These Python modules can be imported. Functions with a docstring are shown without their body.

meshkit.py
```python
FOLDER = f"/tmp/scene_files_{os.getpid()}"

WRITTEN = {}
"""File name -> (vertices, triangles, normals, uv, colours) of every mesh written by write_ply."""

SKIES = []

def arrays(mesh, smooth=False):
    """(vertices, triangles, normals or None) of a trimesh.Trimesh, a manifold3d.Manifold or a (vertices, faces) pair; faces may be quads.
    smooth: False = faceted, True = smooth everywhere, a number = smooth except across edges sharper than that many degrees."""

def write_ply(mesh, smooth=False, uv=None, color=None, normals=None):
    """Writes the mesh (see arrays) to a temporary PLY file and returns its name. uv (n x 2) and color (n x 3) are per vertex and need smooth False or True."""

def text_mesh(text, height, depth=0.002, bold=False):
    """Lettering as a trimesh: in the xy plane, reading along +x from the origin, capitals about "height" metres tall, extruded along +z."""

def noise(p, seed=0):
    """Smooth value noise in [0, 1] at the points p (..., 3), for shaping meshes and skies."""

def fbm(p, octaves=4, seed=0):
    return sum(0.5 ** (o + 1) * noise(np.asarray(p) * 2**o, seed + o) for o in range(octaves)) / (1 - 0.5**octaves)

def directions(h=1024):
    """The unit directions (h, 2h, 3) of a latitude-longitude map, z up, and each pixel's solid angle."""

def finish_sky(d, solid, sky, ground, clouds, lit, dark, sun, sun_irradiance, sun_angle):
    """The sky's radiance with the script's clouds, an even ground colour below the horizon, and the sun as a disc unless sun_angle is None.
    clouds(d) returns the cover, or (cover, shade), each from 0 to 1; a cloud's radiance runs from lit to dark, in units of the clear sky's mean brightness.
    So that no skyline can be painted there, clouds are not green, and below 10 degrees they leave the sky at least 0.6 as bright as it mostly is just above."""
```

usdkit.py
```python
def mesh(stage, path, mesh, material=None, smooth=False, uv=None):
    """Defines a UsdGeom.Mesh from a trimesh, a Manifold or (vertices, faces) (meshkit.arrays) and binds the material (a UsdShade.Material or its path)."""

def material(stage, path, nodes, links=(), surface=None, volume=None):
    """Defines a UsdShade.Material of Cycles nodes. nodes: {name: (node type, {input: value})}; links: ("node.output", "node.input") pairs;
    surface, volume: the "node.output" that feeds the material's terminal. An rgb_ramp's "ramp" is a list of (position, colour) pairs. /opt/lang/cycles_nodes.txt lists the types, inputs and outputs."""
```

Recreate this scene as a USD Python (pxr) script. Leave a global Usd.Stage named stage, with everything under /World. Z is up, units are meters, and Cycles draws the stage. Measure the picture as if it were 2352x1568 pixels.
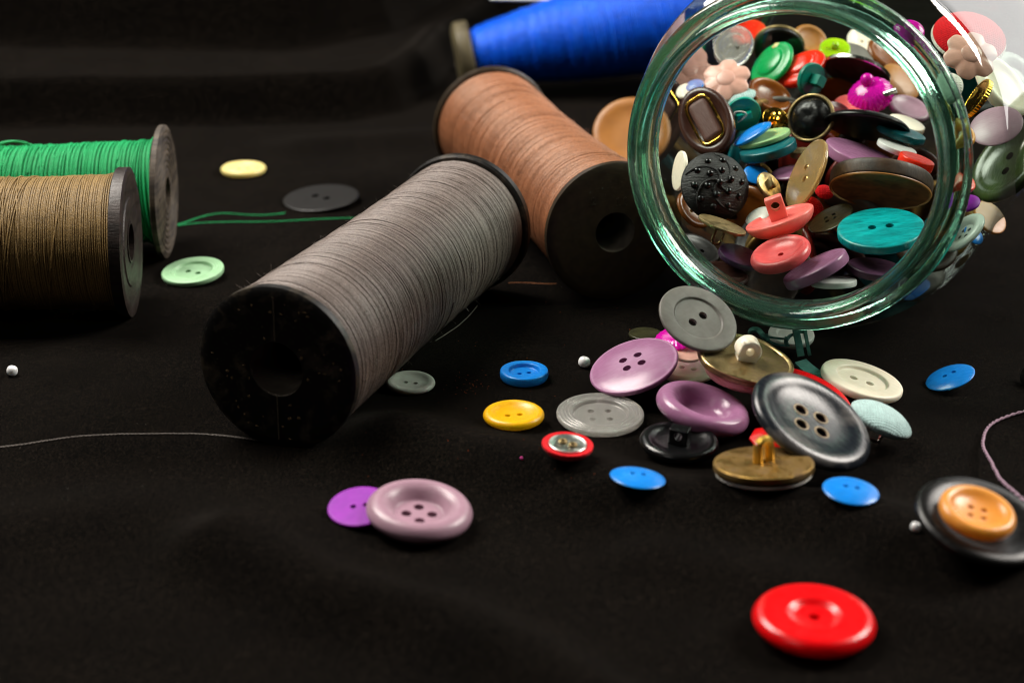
import math, random
import numpy as np, trimesh, manifold3d
import usdkit, meshkit
from pxr import Usd, UsdGeom, UsdLux, UsdShade, Gf, Sdf

random.seed(7)
rng = np.random.default_rng(7)
stage = Usd.Stage.CreateInMemory()
UsdGeom.SetStageUpAxis(stage, "Z")
UsdGeom.SetStageMetersPerUnit(stage, 1.0)
UsdGeom.Xform.Define(stage, "/World")
UsdGeom.Scope.Define(stage, "/World/Looks")
CM = 0.01                                   # lengths below are in centimetres

# ------------------------------------------------------------------ camera
PITCH, CAM_H = math.radians(21.0), 17.2     # looking down 21 degrees from 17.2 cm above the cloth
IW, IH, FPX = 2352.0, 1568.0, 4700.0        # survey grid of the photograph and focal length on it
cam = UsdGeom.Camera.Define(stage, "/World/camera")
cam.CreateHorizontalApertureAttr(36.0)
cam.CreateVerticalApertureAttr(36.0 * 682 / 1024)
cam.CreateFocalLengthAttr(36.0 * FPX / IW)
cam.CreateFStopAttr(17.0)
cam.CreateFocusDistanceAttr(0.462)
cam.CreateClippingRangeAttr(Gf.Vec2f(0.01, 20))
cam.CreateExposureAttr(0.22)
_c = UsdGeom.Xformable(cam)
_c.AddTranslateOp().Set(Gf.Vec3d(0, 0, CAM_H * CM))
_c.AddRotateXOp().Set(90 - math.degrees(PITCH))

# ------------------------------------------------------------------ lamps (two softboxes above the table, and a weak bounce)
def softbox(name, pos, aim, w, h, strength, tint):
    l = UsdLux.RectLight.Define(stage, "/World/" + name)
    l.CreateWidthAttr(w * CM); l.CreateHeightAttr(h * CM)
    l.CreateIntensityAttr(strength); l.CreateColorAttr(Gf.Vec3f(*tint))
    m = Gf.Matrix4d().SetLookAt(Gf.Vec3d(*[p * CM for p in pos]), Gf.Vec3d(*[p * CM for p in aim]), Gf.Vec3d(0, 1, 0.01)).GetInverse()
    UsdGeom.Xformable(l).AddTransformOp().Set(m)
softbox("softbox_lamp", (-32, 62, 56), (-2, 46, 0), 36, 34, 19.0, (1.0, 0.935, 0.85))
softbox("softbox_lamp_001", (60, 60, 47), (5, 45, 0), 34, 32, 19.0, (1.0, 0.935, 0.86))
softbox("softbox_lamp_002", (-19, 104, 54), (2, 44, 1), 20, 18, 2.6, (1.0, 0.97, 0.94))
softbox("softbox_lamp_003", (62, 100, 56), (6, 42, 1), 24, 22, 2.2, (1.0, 0.97, 0.94))
softbox("softbox_lamp_004", (66, 140, 22), (9, 46, 4), 84, 46, 1.05, (1.0, 0.98, 0.95))
softbox("softbox_lamp_005", (-26, 2, 48), (0, 44, 0), 22, 22, 1.2, (1.0, 0.935, 0.85))

# ------------------------------------------------------------------ geometry helpers
C0 = np.array([0, 0, CAM_H])
FW = np.array([0, math.cos(PITCH), -math.sin(PITCH)])
UPV = np.array([0, math.sin(PITCH), math.cos(PITCH)])
RT = np.array([1.0, 0, 0])
unit = lambda v: np.asarray(v, float) / np.linalg.norm(v)
def ray(px, py):
    return FW + RT * (px - IW / 2) / FPX - UPV * (py - IH / 2) / FPX
def at_depth(px, py, d):
    return C0 + ray(px, py) * d
def at(px, py, z):
    r = ray(px, py)
    return C0 + r * ((z - CAM_H) / r[2])
def depth(p):
    return float((np.asarray(p) - C0) @ FW)

# the folds of the cloth: (points on the table, height, half width)
def line(*pts):
    return np.array([at(x, y, 0)[:2] for x, y in pts])
FOLDS = [
    (line((-500, 60), (0, 86), (130, 104), (260, 92), (420, 20), (600, -40)), 1.2, 1.3),
    (line((330, 60), (560, 30), (800, -5), (1000, -30)), 1.4, 1.8),
    (line((900, 1015), (1102, 1070), (1304, 1110), (1466, 1158), (1753, 1190), (1956, 1215), (2100, 1255), (2352, 1360), (2600, 1500)), 0.6, 1.3),
    (line((520, 1280), (760, 1385), (1000, 1440), (1200, 1540), (1350, 1640)), 0.6, .95),
    (line((1500, 1290), (1900, 1360), (2300, 1480)), 0.25, 0.9),
    (line((700, 335), (1000, 318), (1300, 330)), 0.22, 1.0),
    (line((-200, 1240), (300, 1190), (700, 1230)), 0.3, 1.3),
]
# gathered steps at the back: the cloth rises behind each line
STEPS = [
    (line((-900, 284), (0, 286), (500, 284), (800, 272), (910, 250), (985, 205), (1040, 140), (1150, 70), (1400, 10), (2000, -60)), 1.15, .36),
    (line((-900, 168), (0, 172), (350, 182), (700, 176), (880, 140), (980, 84), (1060, 20), (1180, -60), (1500, -140)), 1.9, .55),
]
def near_line(pl, x, y):
    best = np.full(np.broadcast(x, y).shape, 1e9); side = np.zeros(best.shape)
    for a, b in zip(pl[:-1], pl[1:]):
        ab = b - a
        t = np.clip(((x - a[0]) * ab[0] + (y - a[1]) * ab[1]) / (ab @ ab), 0, 1)
        d = (x - a[0] - t * ab[0]) ** 2 + (y - a[1] - t * ab[1]) ** 2
        cr = ab[0] * (y - a[1]) - ab[1] * (x - a[0])
        side = np.where(d < best, np.sign(cr), side); best = np.minimum(best, d)
    return best, side
def cloth_z(x, y):
    x, y = np.asarray(x, float), np.asarray(y, float)
    z = np.zeros(np.broadcast(x, y).shape)
    for pl, h, w in FOLDS:
        best, _ = near_line(pl, x, y)
        z = z + h * np.exp(-best / (w * w))
    for pl, h, w in STEPS:
        best, side = near_line(pl, x, y)
        s = side * np.sqrt(best)
        t = np.clip((s + w) / (2 * w), 0, 1)
        z = z + h * (t * t * (3 - 2 * t)) + .28 * h * np.exp(-((s - 1.5 * w) / (1.1 * w)) ** 2)
    o = 0 * x + 0 * y
    z = z + .14 * (meshkit.fbm(np.stack([x * .3 + o, y * .3 + o, o], -1), 3, 3) - .5) + .5 * np.clip((y - 64) / 10, 0, 1) * (meshkit.fbm(np.stack([x * .12 + o, y * .2 + o, o], -1), 3, 5) - .5)
    return z
def on_cloth(px, py, dz=0.0):
    z = 0.0
    for _ in range(12):
        p = at(px, py, z + dz)
        z = float(cloth_z(p[0], p[1]))
    return at(px, py, z + dz)
def cloth_normal(x, y):
    e = 0.3
    return unit([-(cloth_z(x + e, y) - cloth_z(x - e, y)) / (2 * e), -(cloth_z(x, y + e) - cloth_z(x, y - e)) / (2 * e), 1])

def frame(origin, n, spin=0.0):
    n = unit(n)
    x = RT - n * (RT @ n)
    if np.linalg.norm(x) < 1e-3:
        x = np.array([0, 1.0, 0])
    x = unit(x); y = np.cross(n, x)
    c, s = math.cos(math.radians(spin)), math.sin(math.radians(spin))
    M = np.eye(4)
    M[:3, 0], M[:3, 1], M[:3, 2], M[:3, 3] = c * x + s * y, -s * x + c * y, n, origin
    return M
def facing(p, k, dx, dy):
    """The normal of a disc at p whose face shows a share k of its width to the lens and leans towards dx (right), dy (up)."""
    v = unit(C0 - p); r = unit(np.cross([0, 0, 1.0], v)); u = np.cross(v, r)
    s = math.hypot(dx, dy) or 1.0
    q = math.sqrt(max(0.0, 1 - k * k))
    return unit(k * v + q * (dx / s * r + dy / s * u))

used = {}
def numbered(path):
    n = used.get(path, 0); used[path] = n + 1
    return path if n == 0 else f"{path}_{n:03d}"
def put_matrix(prim, M):
    T = np.array(M, float).copy(); T[:3, 3] *= CM
    UsdGeom.Xformable(prim).AddTransformOp().Set(Gf.Matrix4d(*T.T.ravel().tolist()))
def tag(prim, label=None, cat=None, group=None, kind=None):
    for k, v in (("label", label), ("category", cat), ("group", group), ("kind", kind)):
        if v:
            prim.SetCustomDataByKey(k, v)
    return prim
def thing(name, label, cat, M, group=None):
    x = UsdGeom.Xform.Define(stage, numbered("/World/" + name))
    put_matrix(x, M)
    return tag(x.GetPrim(), label, cat, group)
def obj(name, mesh, mat, parent=None, M=None, smooth=35, label=None, cat=None, group=None, kind=None):
    base = str(parent.GetPath()) if parent else "/World"
    v, f, n = meshkit.arrays(mesh, smooth)
    m = usdkit.mesh(stage, numbered(base + "/" + name), (v * CM, f), mat, smooth=False)
    if n is not None:
        m.CreateNormalsAttr([Gf.Vec3f(*map(float, q)) for q in n]); m.SetNormalsInterpolation("vertex")
    if M is not None:
        put_matrix(m, M)
    return tag(m.GetPrim(), label, cat, group, kind)

def chaikin(pts, it=2):
    p = np.array(pts, float)
    for _ in range(it):
        a, b = p[:-1], p[1:]
        q = np.empty((2 * len(a), 2)); q[0::2] = .75 * a + .25 * b; q[1::2] = .25 * a + .75 * b
        p = np.vstack([p[:1], q, p[-1:]])
    return p
def lathe(prof, n=72, outline=None):
    """Closed solid of revolution about z from (r, z) points that start and end on the axis, top first."""
    p = np.array(prof, float)
    th = np.arange(n) * 2 * np.pi / n
    g = np.ones(n) if outline is None else outline(th)
    mid = p[1:-1]
    V = [[0, 0, p[0, 1]]]
    for r, z in mid:
        V += list(np.stack([r * g * np.cos(th), r * g * np.sin(th), np.full(n, z)], 1))
    V.append([0, 0, p[-1, 1]])
    F = []
    for j in range(n):
        k = (j + 1) % n
        F.append((0, 1 + j, 1 + k))
    a = np.arange(n); b = (a + 1) % n
    for i in range(len(mid) - 1):
        o, q = 1 + i * n, 1 + (i + 1) * n
        F += list(np.stack([o + a, q + a, q + b], 1)) + list(np.stack([o + a, q + b, o + b], 1))
    o, last = 1 + (len(mid) - 1) * n, len(V) - 1
    F += [(o + j, last, o + (j + 1) % n) for j in range(n)]
    return trimesh.Trimesh(np.array(V), np.array(F), process=False)
def ring_lathe(prof, n=96):
    """Closed loop of (r, z) points turned about z."""
    p = np.array(prof, float); m = len(p)
    th = np.arange(n) * 2 * np.pi / n
    V = np.concatenate([np.stack([r * np.cos(th), r * np.sin(th), np.full(n, z)], 1) for r, z in p])
    a = np.arange(n); b = (a + 1) % n; F = []
    for i in range(m):
        o, q = i * n, ((i + 1) % m) * n
        F += list(np.stack([o + a, q + a, q + b], 1)) + list(np.stack([o + a, q + b, o + b], 1))
    t = trimesh.Trimesh(V, np.array(F), process=False)
    if t.volume < 0:
        t.invert()
    return t
def man(t):
    return manifold3d.Manifold(manifold3d.Mesh(np.asarray(t.vertices, np.float32), np.asarray(t.faces, np.uint32)))
def tri(m):
    q = m.to_mesh()
    return trimesh.Trimesh(np.array(q.vert_properties[:, :3]), np.array(q.tri_verts), process=False)
def drill(t, holes, z0=-1, z1=2):
    m = man(t)
    for x, y, r in holes:
        m = m - manifold3d.Manifold.cylinder(z1 - z0, r, r, 20).translate([x, y, z0])
    return tri(m)
def tube(pts, r, sides=6, closed=False):
    p = np.array(pts, float)
    n = len(p)
    t = np.gradient(p, axis=0) if not closed else np.roll(p, -1, 0) - np.roll(p, 1, 0)
    t /= np.linalg.norm(t, axis=1, keepdims=True) + 1e-12
    ref = np.where(np.abs(t[:, 2:3]) > .9, [[1.0, 0, 0]], [[0, 0, 1.0]])
    if closed or n > 400:
        ref = np.tile([[0.0, 0, 1]], (n, 1))
    a = np.cross(t, ref); a /= np.linalg.norm(a, axis=1, keepdims=True) + 1e-12
    b = np.cross(t, a)
    r = np.broadcast_to(r, (n,))
    th = np.arange(sides) * 2 * np.pi / sides
    V = (p[:, None] + r[:, None, None] * (np.cos(th)[None, :, None] * a[:, None] + np.sin(th)[None, :, None] * b[:, None])).reshape(-1, 3)
    i = np.arange(n if closed else n - 1)[:, None]; j = np.arange(sides)[None]
    A = i * sides + j; B = i * sides + (j + 1) % sides
    D = ((i + 1) % n) * sides + j; E = ((i + 1) % n) * sides + (j + 1) % sides
    F = np.concatenate([np.stack([A, B, E], -1).reshape(-1, 3), np.stack([A, E, D], -1).reshape(-1, 3)])
    if not closed:
        V = np.vstack([V, p[0], p[-1]])
        k = np.arange(sides)
        F = np.vstack([F, np.stack([np.full(sides, n * sides), (k + 1) % sides, k], 1), np.stack([np.full(sides, n * sides + 1), (n - 1) * sides + k, (n - 1) * sides + (k + 1) % sides], 1)])
    t = trimesh.Trimesh(V, F, process=False)
    if t.volume < 0:
        t.invert()
    return t
def spline(pts, n=60):
    from scipy.interpolate import CubicSpline
    p = np.array(pts, float)
    s = np.r_[0, np.cumsum(np.linalg.norm(np.diff(p, axis=0), axis=1))]
    return CubicSpline(s, p)(np.linspace(0, s[-1], n))
def rbox(x, y, z, r=0.05, c=(0, 0, 0)):
    s = [manifold3d.Manifold.sphere(r, 12).translate([sx * (x / 2 - r), sy * (y / 2 - r), sz * (z / 2 - r)]) for sx in (-1, 1) for sy in (-1, 1) for sz in (-1, 1)]
    return manifold3d.Manifold.batch_hull(s).translate(list(c))
cat_ = lambda *m: trimesh.util.concatenate(m)

# ------------------------------------------------------------------ materials
L = "/World/Looks/"
def shade(r, g, b):
    f = lambda c: (c / 255 / 12.92) if c / 255 <= 0.04045 else ((c / 255 + 0.055) / 1.055) ** 2.4
    return (f(r), f(g), f(b))
def plastic(name, rgb, rough=.28, sss=0.0, rgb2=None, scale=300, amount=.5, stretch=(1, 1, 1), dust=.09, bump=.2, transmission=0.0, coat=0.0, ior=1.5, lo=None, hi=None, spec=.42):
    c = shade(*rgb); c2 = shade(*rgb2) if rgb2 else tuple(x * .86 for x in c)
    nodes = {
        "tc": ("texture_coordinate", {}),
        "mp": ("mapping", {"scale": stretch}),
        "n1": ("noise_texture", {"scale": scale, "detail": 4.0, "roughness": .6, "distortion": .4}),
        "r1": ("rgb_ramp", {"ramp": [(lo if lo is not None else .5 - .5 * (1 - amount), c), (hi if hi is not None else .5 + .32 * (1.2 - amount), c2)]}),
        "n2": ("noise_texture", {"scale": 1500.0, "detail": 5.0, "roughness": .75}),
        "r2": ("rgb_ramp", {"ramp": [(.58, (0, 0, 0)), (.8, (1, 1, 1))]}),
        "dm": ("math", {"math_type": "multiply", "value2": dust}),
        "mx": ("mix_color", {"blend_type": "mix", "b": (.32, .29, .25)}),
        "m3": ("mapping", {"scale": (1.0, 7.0, 1.0), "rotation": (.2, .1, .7)}),
        "n3": ("noise_texture", {"scale": 420.0, "detail": 6.0, "roughness": .7}),
        "rr": ("map_range", {"from_min": .3, "from_max": .75, "to_min": max(.03, rough - .09), "to_max": rough + .14}),
        "bp": ("bump", {"strength": bump, "distance": .00012}),
        "p": ("principled_bsdf", {"ior": ior, "specular_ior_level": spec, "subsurface_weight": sss, "subsurface_scale": .0016, "subsurface_radius": (1.0, .6, .45), "transmission_weight": transmission, "coat_weight": coat, "coat_roughness": .06}),
    }
    links = [("tc.object", "mp.vector"), ("mp.vector", "n1.vector"), ("tc.object", "n2.vector"), ("tc.object", "m3.vector"), ("m3.vector", "n3.vector"), ("n1.fac", "r1.fac"), ("n2.fac", "r2.fac"),
             ("r2.color", "dm.value1"), ("dm.value", "mx.fac"), ("r1.color", "mx.a"), ("mx.result", "p.base_color"), ("n3.fac", "rr.value"), ("rr.result", "p.roughness"),
             ("n3.fac", "bp.height"), ("bp.normal", "p.normal")]
    return usdkit.material(stage, L + name, nodes, links, surface="p.BSDF")
def metal(name, rgb, rough=.3, tarnish=None, amount=.45, scale=350, bump=.25):
    c = shade(*rgb); t = shade(*tarnish) if tarnish else tuple(x * .35 for x in c)
    nodes = {
        "tc": ("texture_coordinate", {}),
        "n": ("noise_texture", {"scale": scale, "detail": 6.0, "roughness": .65}),
        "r": ("rgb_ramp", {"ramp": [(.62 - amount * .4, (0, 0, 0)), (.78 - amount * .2, (1, 1, 1))]}),
        "mx": ("mix_color", {"a": c, "b": t}),
        "mr": ("map_range", {"from_min": 0, "from_max": 1, "to_min": rough, "to_max": min(1, rough + .35)}),
        "mm": ("map_range", {"from_min": 0, "from_max": 1, "to_min": 1.0, "to_max": .45}),
        "bp": ("bump", {"strength": bump, "distance": .0001}),
        "p": ("principled_bsdf", {}),
    }
    links = [("tc.object", "n.vector"), ("n.fac", "r.fac"), ("r.color", "mx.fac"), ("mx.result", "p.base_color"), ("r.color", "mr.value"), ("mr.result", "p.roughness"),
             ("r.color", "mm.value"), ("mm.result", "p.metallic"), ("n.fac", "bp.height"), ("bp.normal", "p.normal")]
    return usdkit.material(stage, L + name, nodes, links, surface="p.BSDF")
def cloth_mat(name, rgb, scale=2500, sheen=.3, bump=.6):
    c = shade(*rgb)
    nodes = {
        "tc": ("texture_coordinate", {}),
        "w1": ("wave_texture", {"wave_type": "bands", "bands_direction": "x", "scale": scale / 6.3, "distortion": .6, "detail": 2.0}),
        "w2": ("wave_texture", {"wave_type": "bands", "bands_direction": "y", "scale": scale / 6.3, "distortion": .6, "detail": 2.0}),
        "m": ("math", {"math_type": "multiply"}),
        "n": ("noise_texture", {"scale": 900.0, "detail": 4.0}),
        "r": ("rgb_ramp", {"ramp": [(.3, tuple(x * .75 for x in c)), (.7, c)]}),
        "bp": ("bump", {"strength": bump, "distance": .0002}),
        "p": ("principled_bsdf", {"roughness": .85, "sheen_weight": sheen, "sheen_roughness": .4, "specular_ior_level": .2}),
    }
    links = [("tc.object", "w1.vector"), ("tc.object", "w2.vector"), ("w1.fac", "m.value1"), ("w2.fac", "m.value2"), ("m.value", "bp.height"), ("bp.normal", "p.normal"),
             ("tc.object", "n.vector"), ("n.fac", "r.fac"), ("r.color", "p.base_color")]
    return usdkit.material(stage, L + name, nodes, links, surface="p.BSDF")
def thread_mat(name, rgb, rough=.55, sheen=.4, spec=.35, vary=.35, tint=(1, 1, 1)):
    c = shade(*rgb)
    nodes = {
        "tc": ("texture_coordinate", {}),
        "n1": ("noise_texture", {"scale": 260.0, "detail": 5.0, "roughness": .7}),
        "n2": ("noise_texture", {"scale": 2400.0, "detail": 3.0, "roughness": .7}),
        "a": ("math", {"math_type": "multiply_add", "value2": .3}),
        "b": ("math", {"math_type": "multiply", "value2": .7}),
        "r": ("rgb_ramp", {"ramp": [(.32, tuple(x * (1 - vary) for x in c)), (.5, c), (.7, tuple(min(.95, x * (1 + vary)) for x in c))]}),
        "bp": ("bump", {"strength": .7, "distance": .00025}),
        "p": ("principled_bsdf", {"roughness": rough, "sheen_weight": sheen, "sheen_roughness": .45, "sheen_tint": tuple(min(1, x ** .5) for x in c), "specular_ior_level": spec, "specular_tint": tint}),
    }
    links = [("tc.object", "n1.vector"), ("tc.object", "n2.vector"), ("n2.fac", "b.value1"), ("n1.fac", "a.value1"), ("b.value", "a.value3"), ("a.value", "r.fac"), ("r.color", "p.base_color"),
             ("n2.fac", "bp.height"), ("bp.normal", "p.normal")]
    return usdkit.material(stage, L + name, nodes, links, surface="p.BSDF")
def clear(name, rgb, rough=.05, ior=1.45, bump=.15, weight=1.0):
    nodes = {
        "tc": ("texture_coordinate", {}),
        "n": ("noise_texture", {"scale": 500.0, "detail": 4.0}),
        "bp": ("bump", {"strength": bump, "distance": .0002}),
        "p": ("principled_bsdf", {"base_color": shade(*rgb), "roughness": rough, "ior": ior, "transmission_weight": weight}),
    }
    return usdkit.material(stage, L + name, nodes, [("tc.object", "n.vector"), ("n.fac", "bp.height"), ("bp.normal", "p.normal")], surface="p.BSDF")
def pane(name, tint):
    nodes = {
        "lw": ("layer_weight", {"blend": .5}),
        "pw": ("math", {"math_type": "power", "value2": 2.8}),
        "ma": ("math", {"math_type": "multiply_add", "value2": .8, "value3": .05}),
        "t": ("transparent_bsdf", {"color": tint}),
        "g": ("glossy_bsdf", {"color": (1, 1, 1), "roughness": .05}),
        "mx": ("mix_closure", {}),
    }
    links = [("lw.facing", "pw.value1"), ("pw.value", "ma.value1"), ("ma.value", "mx.fac"), ("t.BSDF", "mx.closure1"), ("g.BSDF", "mx.closure2")]
    return usdkit.material(stage, L + name, nodes, links, surface="mx.closure")

# ------------------------------------------------------------------ the cloth
def black_cloth():
    nodes = {
        "g": ("geometry", {}),
        "mp": ("mapping", {"scale": (1.0, 2.2, 1.0)}),
        "n1": ("noise_texture", {"scale": 2600.0, "detail": 2.0, "roughness": .8}),
        "n2": ("noise_texture", {"scale": 60.0, "detail": 4.0}),
        "r1": ("rgb_ramp", {"ramp": [(.40, (.0001, .0001, .00005)), (.54, (.0009, .00065, .00045)), (.68, (.022, .0168, .0128))]}),
        "r2": ("rgb_ramp", {"ramp": [(.3, (.8, .8, .8)), (.7, (1.15, 1.12, 1.08))]}),
        "mx": ("mix_color", {"blend_type": "multiply", "fac": 1.0}),
        "bp": ("bump", {"strength": .5, "distance": .0002}),
        "p": ("principled_bsdf", {"roughness": .92, "specular_ior_level": .02, "sheen_weight": .038, "sheen_roughness": .3, "sheen_tint": (1.0, .9, .8)}),
    }
    links = [("g.position", "mp.vector"), ("mp.vector", "n1.vector"), ("g.position", "n2.vector"), ("n1.fac", "r1.fac"), ("n2.fac", "r2.fac"), ("r1.color", "mx.a"), ("r2.color", "mx.b"),
             ("mx.result", "p.base_color"), ("n1.fac", "bp.height"), ("bp.normal", "p.normal")]
    return usdkit.material(stage, L + "black_cloth", nodes, links, surface="p.BSDF")
M_CLOTH = black_cloth()
gx, gy = np.arange(-34, 34.01, .2), np.arange(20, 112.01, .22)
X, Y = np.meshgrid(gx, gy)
Z = cloth_z(X, Y)
ny_, nx_ = X.shape
idx = np.arange(nx_ * ny_).reshape(ny_, nx_)
q = np.stack([idx[:-1, :-1], idx[:-1, 1:], idx[1:, 1:], idx[1:, :-1]], -1).reshape(-1, 4)
obj("tablecloth", trimesh.Trimesh(np.stack([X, Y, Z], -1).reshape(-1, 3), np.vstack([q[:, [0, 1, 2]], q[:, [0, 2, 3]]]), process=False), M_CLOTH, smooth=True,
    label="black woven cloth spread under everything, gathered in folds at the back", cat="cloth", kind="structure")
M_PAPER = plastic("white_paper", (232, 232, 228), rough=.7, dust=0)
PE = at(1275, -20, 3.0)
obj("paper_sheet", tri(rbox(4.2, 7, .12, .05)), M_PAPER, M=frame(PE + np.array([0, 3.6, .0]), [0, -.1, 1], -3),
    label="white sheet whose edge shows at the top behind the blue spool", cat="paper")

# ------------------------------------------------------------------ spools of thread
def winding(L_, rad, tr, pitch, seed, jitter=.26, tilt=.0, per=34):
    g = np.random.default_rng(seed)
    turns = int(L_ / pitch)
    n = turns * per
    k = np.arange(n) / per
    zj = np.interp(k, np.arange(turns + 2), np.cumsum(g.normal(0, 1, turns + 2)) * 0 + g.normal(0, jitter * pitch, turns + 2))
    th = 2 * np.pi * k
    z = np.clip(k * pitch + zj + tilt * np.sin(th + .02 * k) + .5 * pitch * np.sin(th * .5 + k * .37), 0.01, L_ - .01)
    wave = np.interp(k, np.linspace(0, turns, 60), g.normal(0, .25 * tr, 60)) + np.interp(k, np.arange(turns + 2), g.normal(0, .2 * tr, turns + 2))
    r = np.interp(z / L_, rad[0], rad[1]) + wave
    return np.stack([r * np.cos(th), r * np.sin(th), z], 1)
def spool(name, label, M, Lw, R, flange_t, rad, mats, tr, pitch, seed, tilt=.03, flange_prof=None, far_prof=None, hole=.34, rings=0, strays=14, cross=0, fuzz=0, extra=None):
    t = thing(name, label, "thread spool", M, None)
    mf, mt, mi = mats
    def flange(z0, up, prof):
        p = prof or [(hole, 0), (hole, flange_t), (.86, flange_t), (.95, flange_t * .96), (1.0, flange_t * .8), (1.0, flange_t * .15), (.97, 0)]
        pts = [(r * R, z if up else flange_t - z) for r, z in p]
        m = ring_lathe(pts, 120); m.apply_translation([0, 0, z0])
        return m
    obj("flange", flange(0, False, flange_prof), mf, t)
    obj("flange", flange(flange_t + Lw, True, far_prof), mf, t)
    obj("core", ring_lathe([(hole * R * .985, .02), (hole * R * 1.12, .02), (hole * R * 1.12, Lw + 2 * flange_t - .02), (hole * R * .985, Lw + 2 * flange_t - .02)], 60), mi, t)
    rr = np.array(rad[1]) * R
    zz = np.linspace(0, 1, 40)
    body = [(hole * R * 1.15, flange_t + .001)] + [(np.interp(s, rad[0], rr) - tr * .9, flange_t + .001 + s * (Lw - .002)) for s in zz] + [(hole * R * 1.15, flange_t + Lw - .001)]
    wm = ring_lathe(body, 90)
    pts = winding(Lw, (rad[0], rr), tr, pitch, seed, tilt=tilt)
    pts[:, 2] += flange_t
    parts = [wm, tube(pts, tr, 5)]
    g = np.random.default_rng(seed + 50)
    for _ in range(strays):                                   # single turns that ride over the rest at a slant
        z0, sl, ph = g.uniform(.03, .95), g.normal(0, .25) + (.6 if g.random() < .2 else 0), g.uniform(0, 6.28)
        k = np.linspace(0, g.uniform(.5, 1.3), 60)
        z = np.clip(z0 * Lw + sl * k, .02, Lw - .02)
        r = np.interp(z / Lw, rad[0], rr) + tr * .8
        parts.append(tube(np.stack([r * np.cos(ph + 6.283 * k), r * np.sin(ph + 6.283 * k), z + flange_t], 1), tr, 5))
    for _ in range(cross):
        z0, ph, sl = g.uniform(.2, .42), g.uniform(0, 6.28), g.choice([-1, 1]) * g.uniform(.5, 1.5)
        k = np.linspace(0, .7, 60)
        z = np.clip(z0 * Lw + sl * k, .02, Lw - .02)
        r = np.interp(z / Lw, rad[0], rr) + tr * 1.7
        parts.append(tube(np.stack([r * np.cos(ph + 6.283 * k), r * np.sin(ph + 6.283 * k), z + flange_t], 1), tr * .85, 5))
    obj("thread_winding", cat_(*parts), mt, t, smooth=True)
    if fuzz:
        hairs = []
        for _ in range(fuzz):
            z, ph = g.uniform(.02, .98), g.uniform(0, 6.283)
            r = np.interp(z, rad[0], rr)
            e = unit([math.cos(ph), math.sin(ph), 0]); s = unit(g.normal(0, 1, 3))
            p = e * r + [0, 0, z * Lw + flange_t]
            ln = g.uniform(.04, .13)
            hairs.append(tube(np.array([p, p + (e * .6 + s * .5) * ln * .5, p + (e * .7 + s * 1.1) * ln]), .0026, 3))
        tag(obj("thread_fuzz", cat_(*hairs), mt, t, smooth=True), kind="stuff")
    return t
M_BLACKPL = plastic("worn_black_plastic", (18, 17, 16), rough=.4, rgb2=(88, 78, 64), scale=190, lo=.52, hi=.8, dust=.3, bump=.3)
M_BROWNPL = plastic("worn_brown_plastic", (16, 12, 9), rough=.4, rgb2=(60, 48, 32), scale=420, amount=.25, dust=.08, bump=.35)
M_HOLE = plastic("spool_core_tube", (120, 112, 102), rough=.6, rgb2=(84, 78, 70), scale=200)
M_WOOD = plastic("weathered_wood", (90, 80, 68), rough=.62, rgb2=(38, 32, 27), scale=90, amount=.75, stretch=(1, 6, 1), dust=.15, bump=.8)
M_DKWOOD = plastic("dark_worn_wood", (58, 48, 44), rough=.4, rgb2=(20, 16, 14), scale=120, amount=.6, stretch=(1, 5, 1), dust=.18, bump=1.0)
M_OLIVEPL = plastic("olive_spool_flange", (104, 96, 70), rough=.4, rgb2=(60, 54, 40), scale=160)
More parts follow.
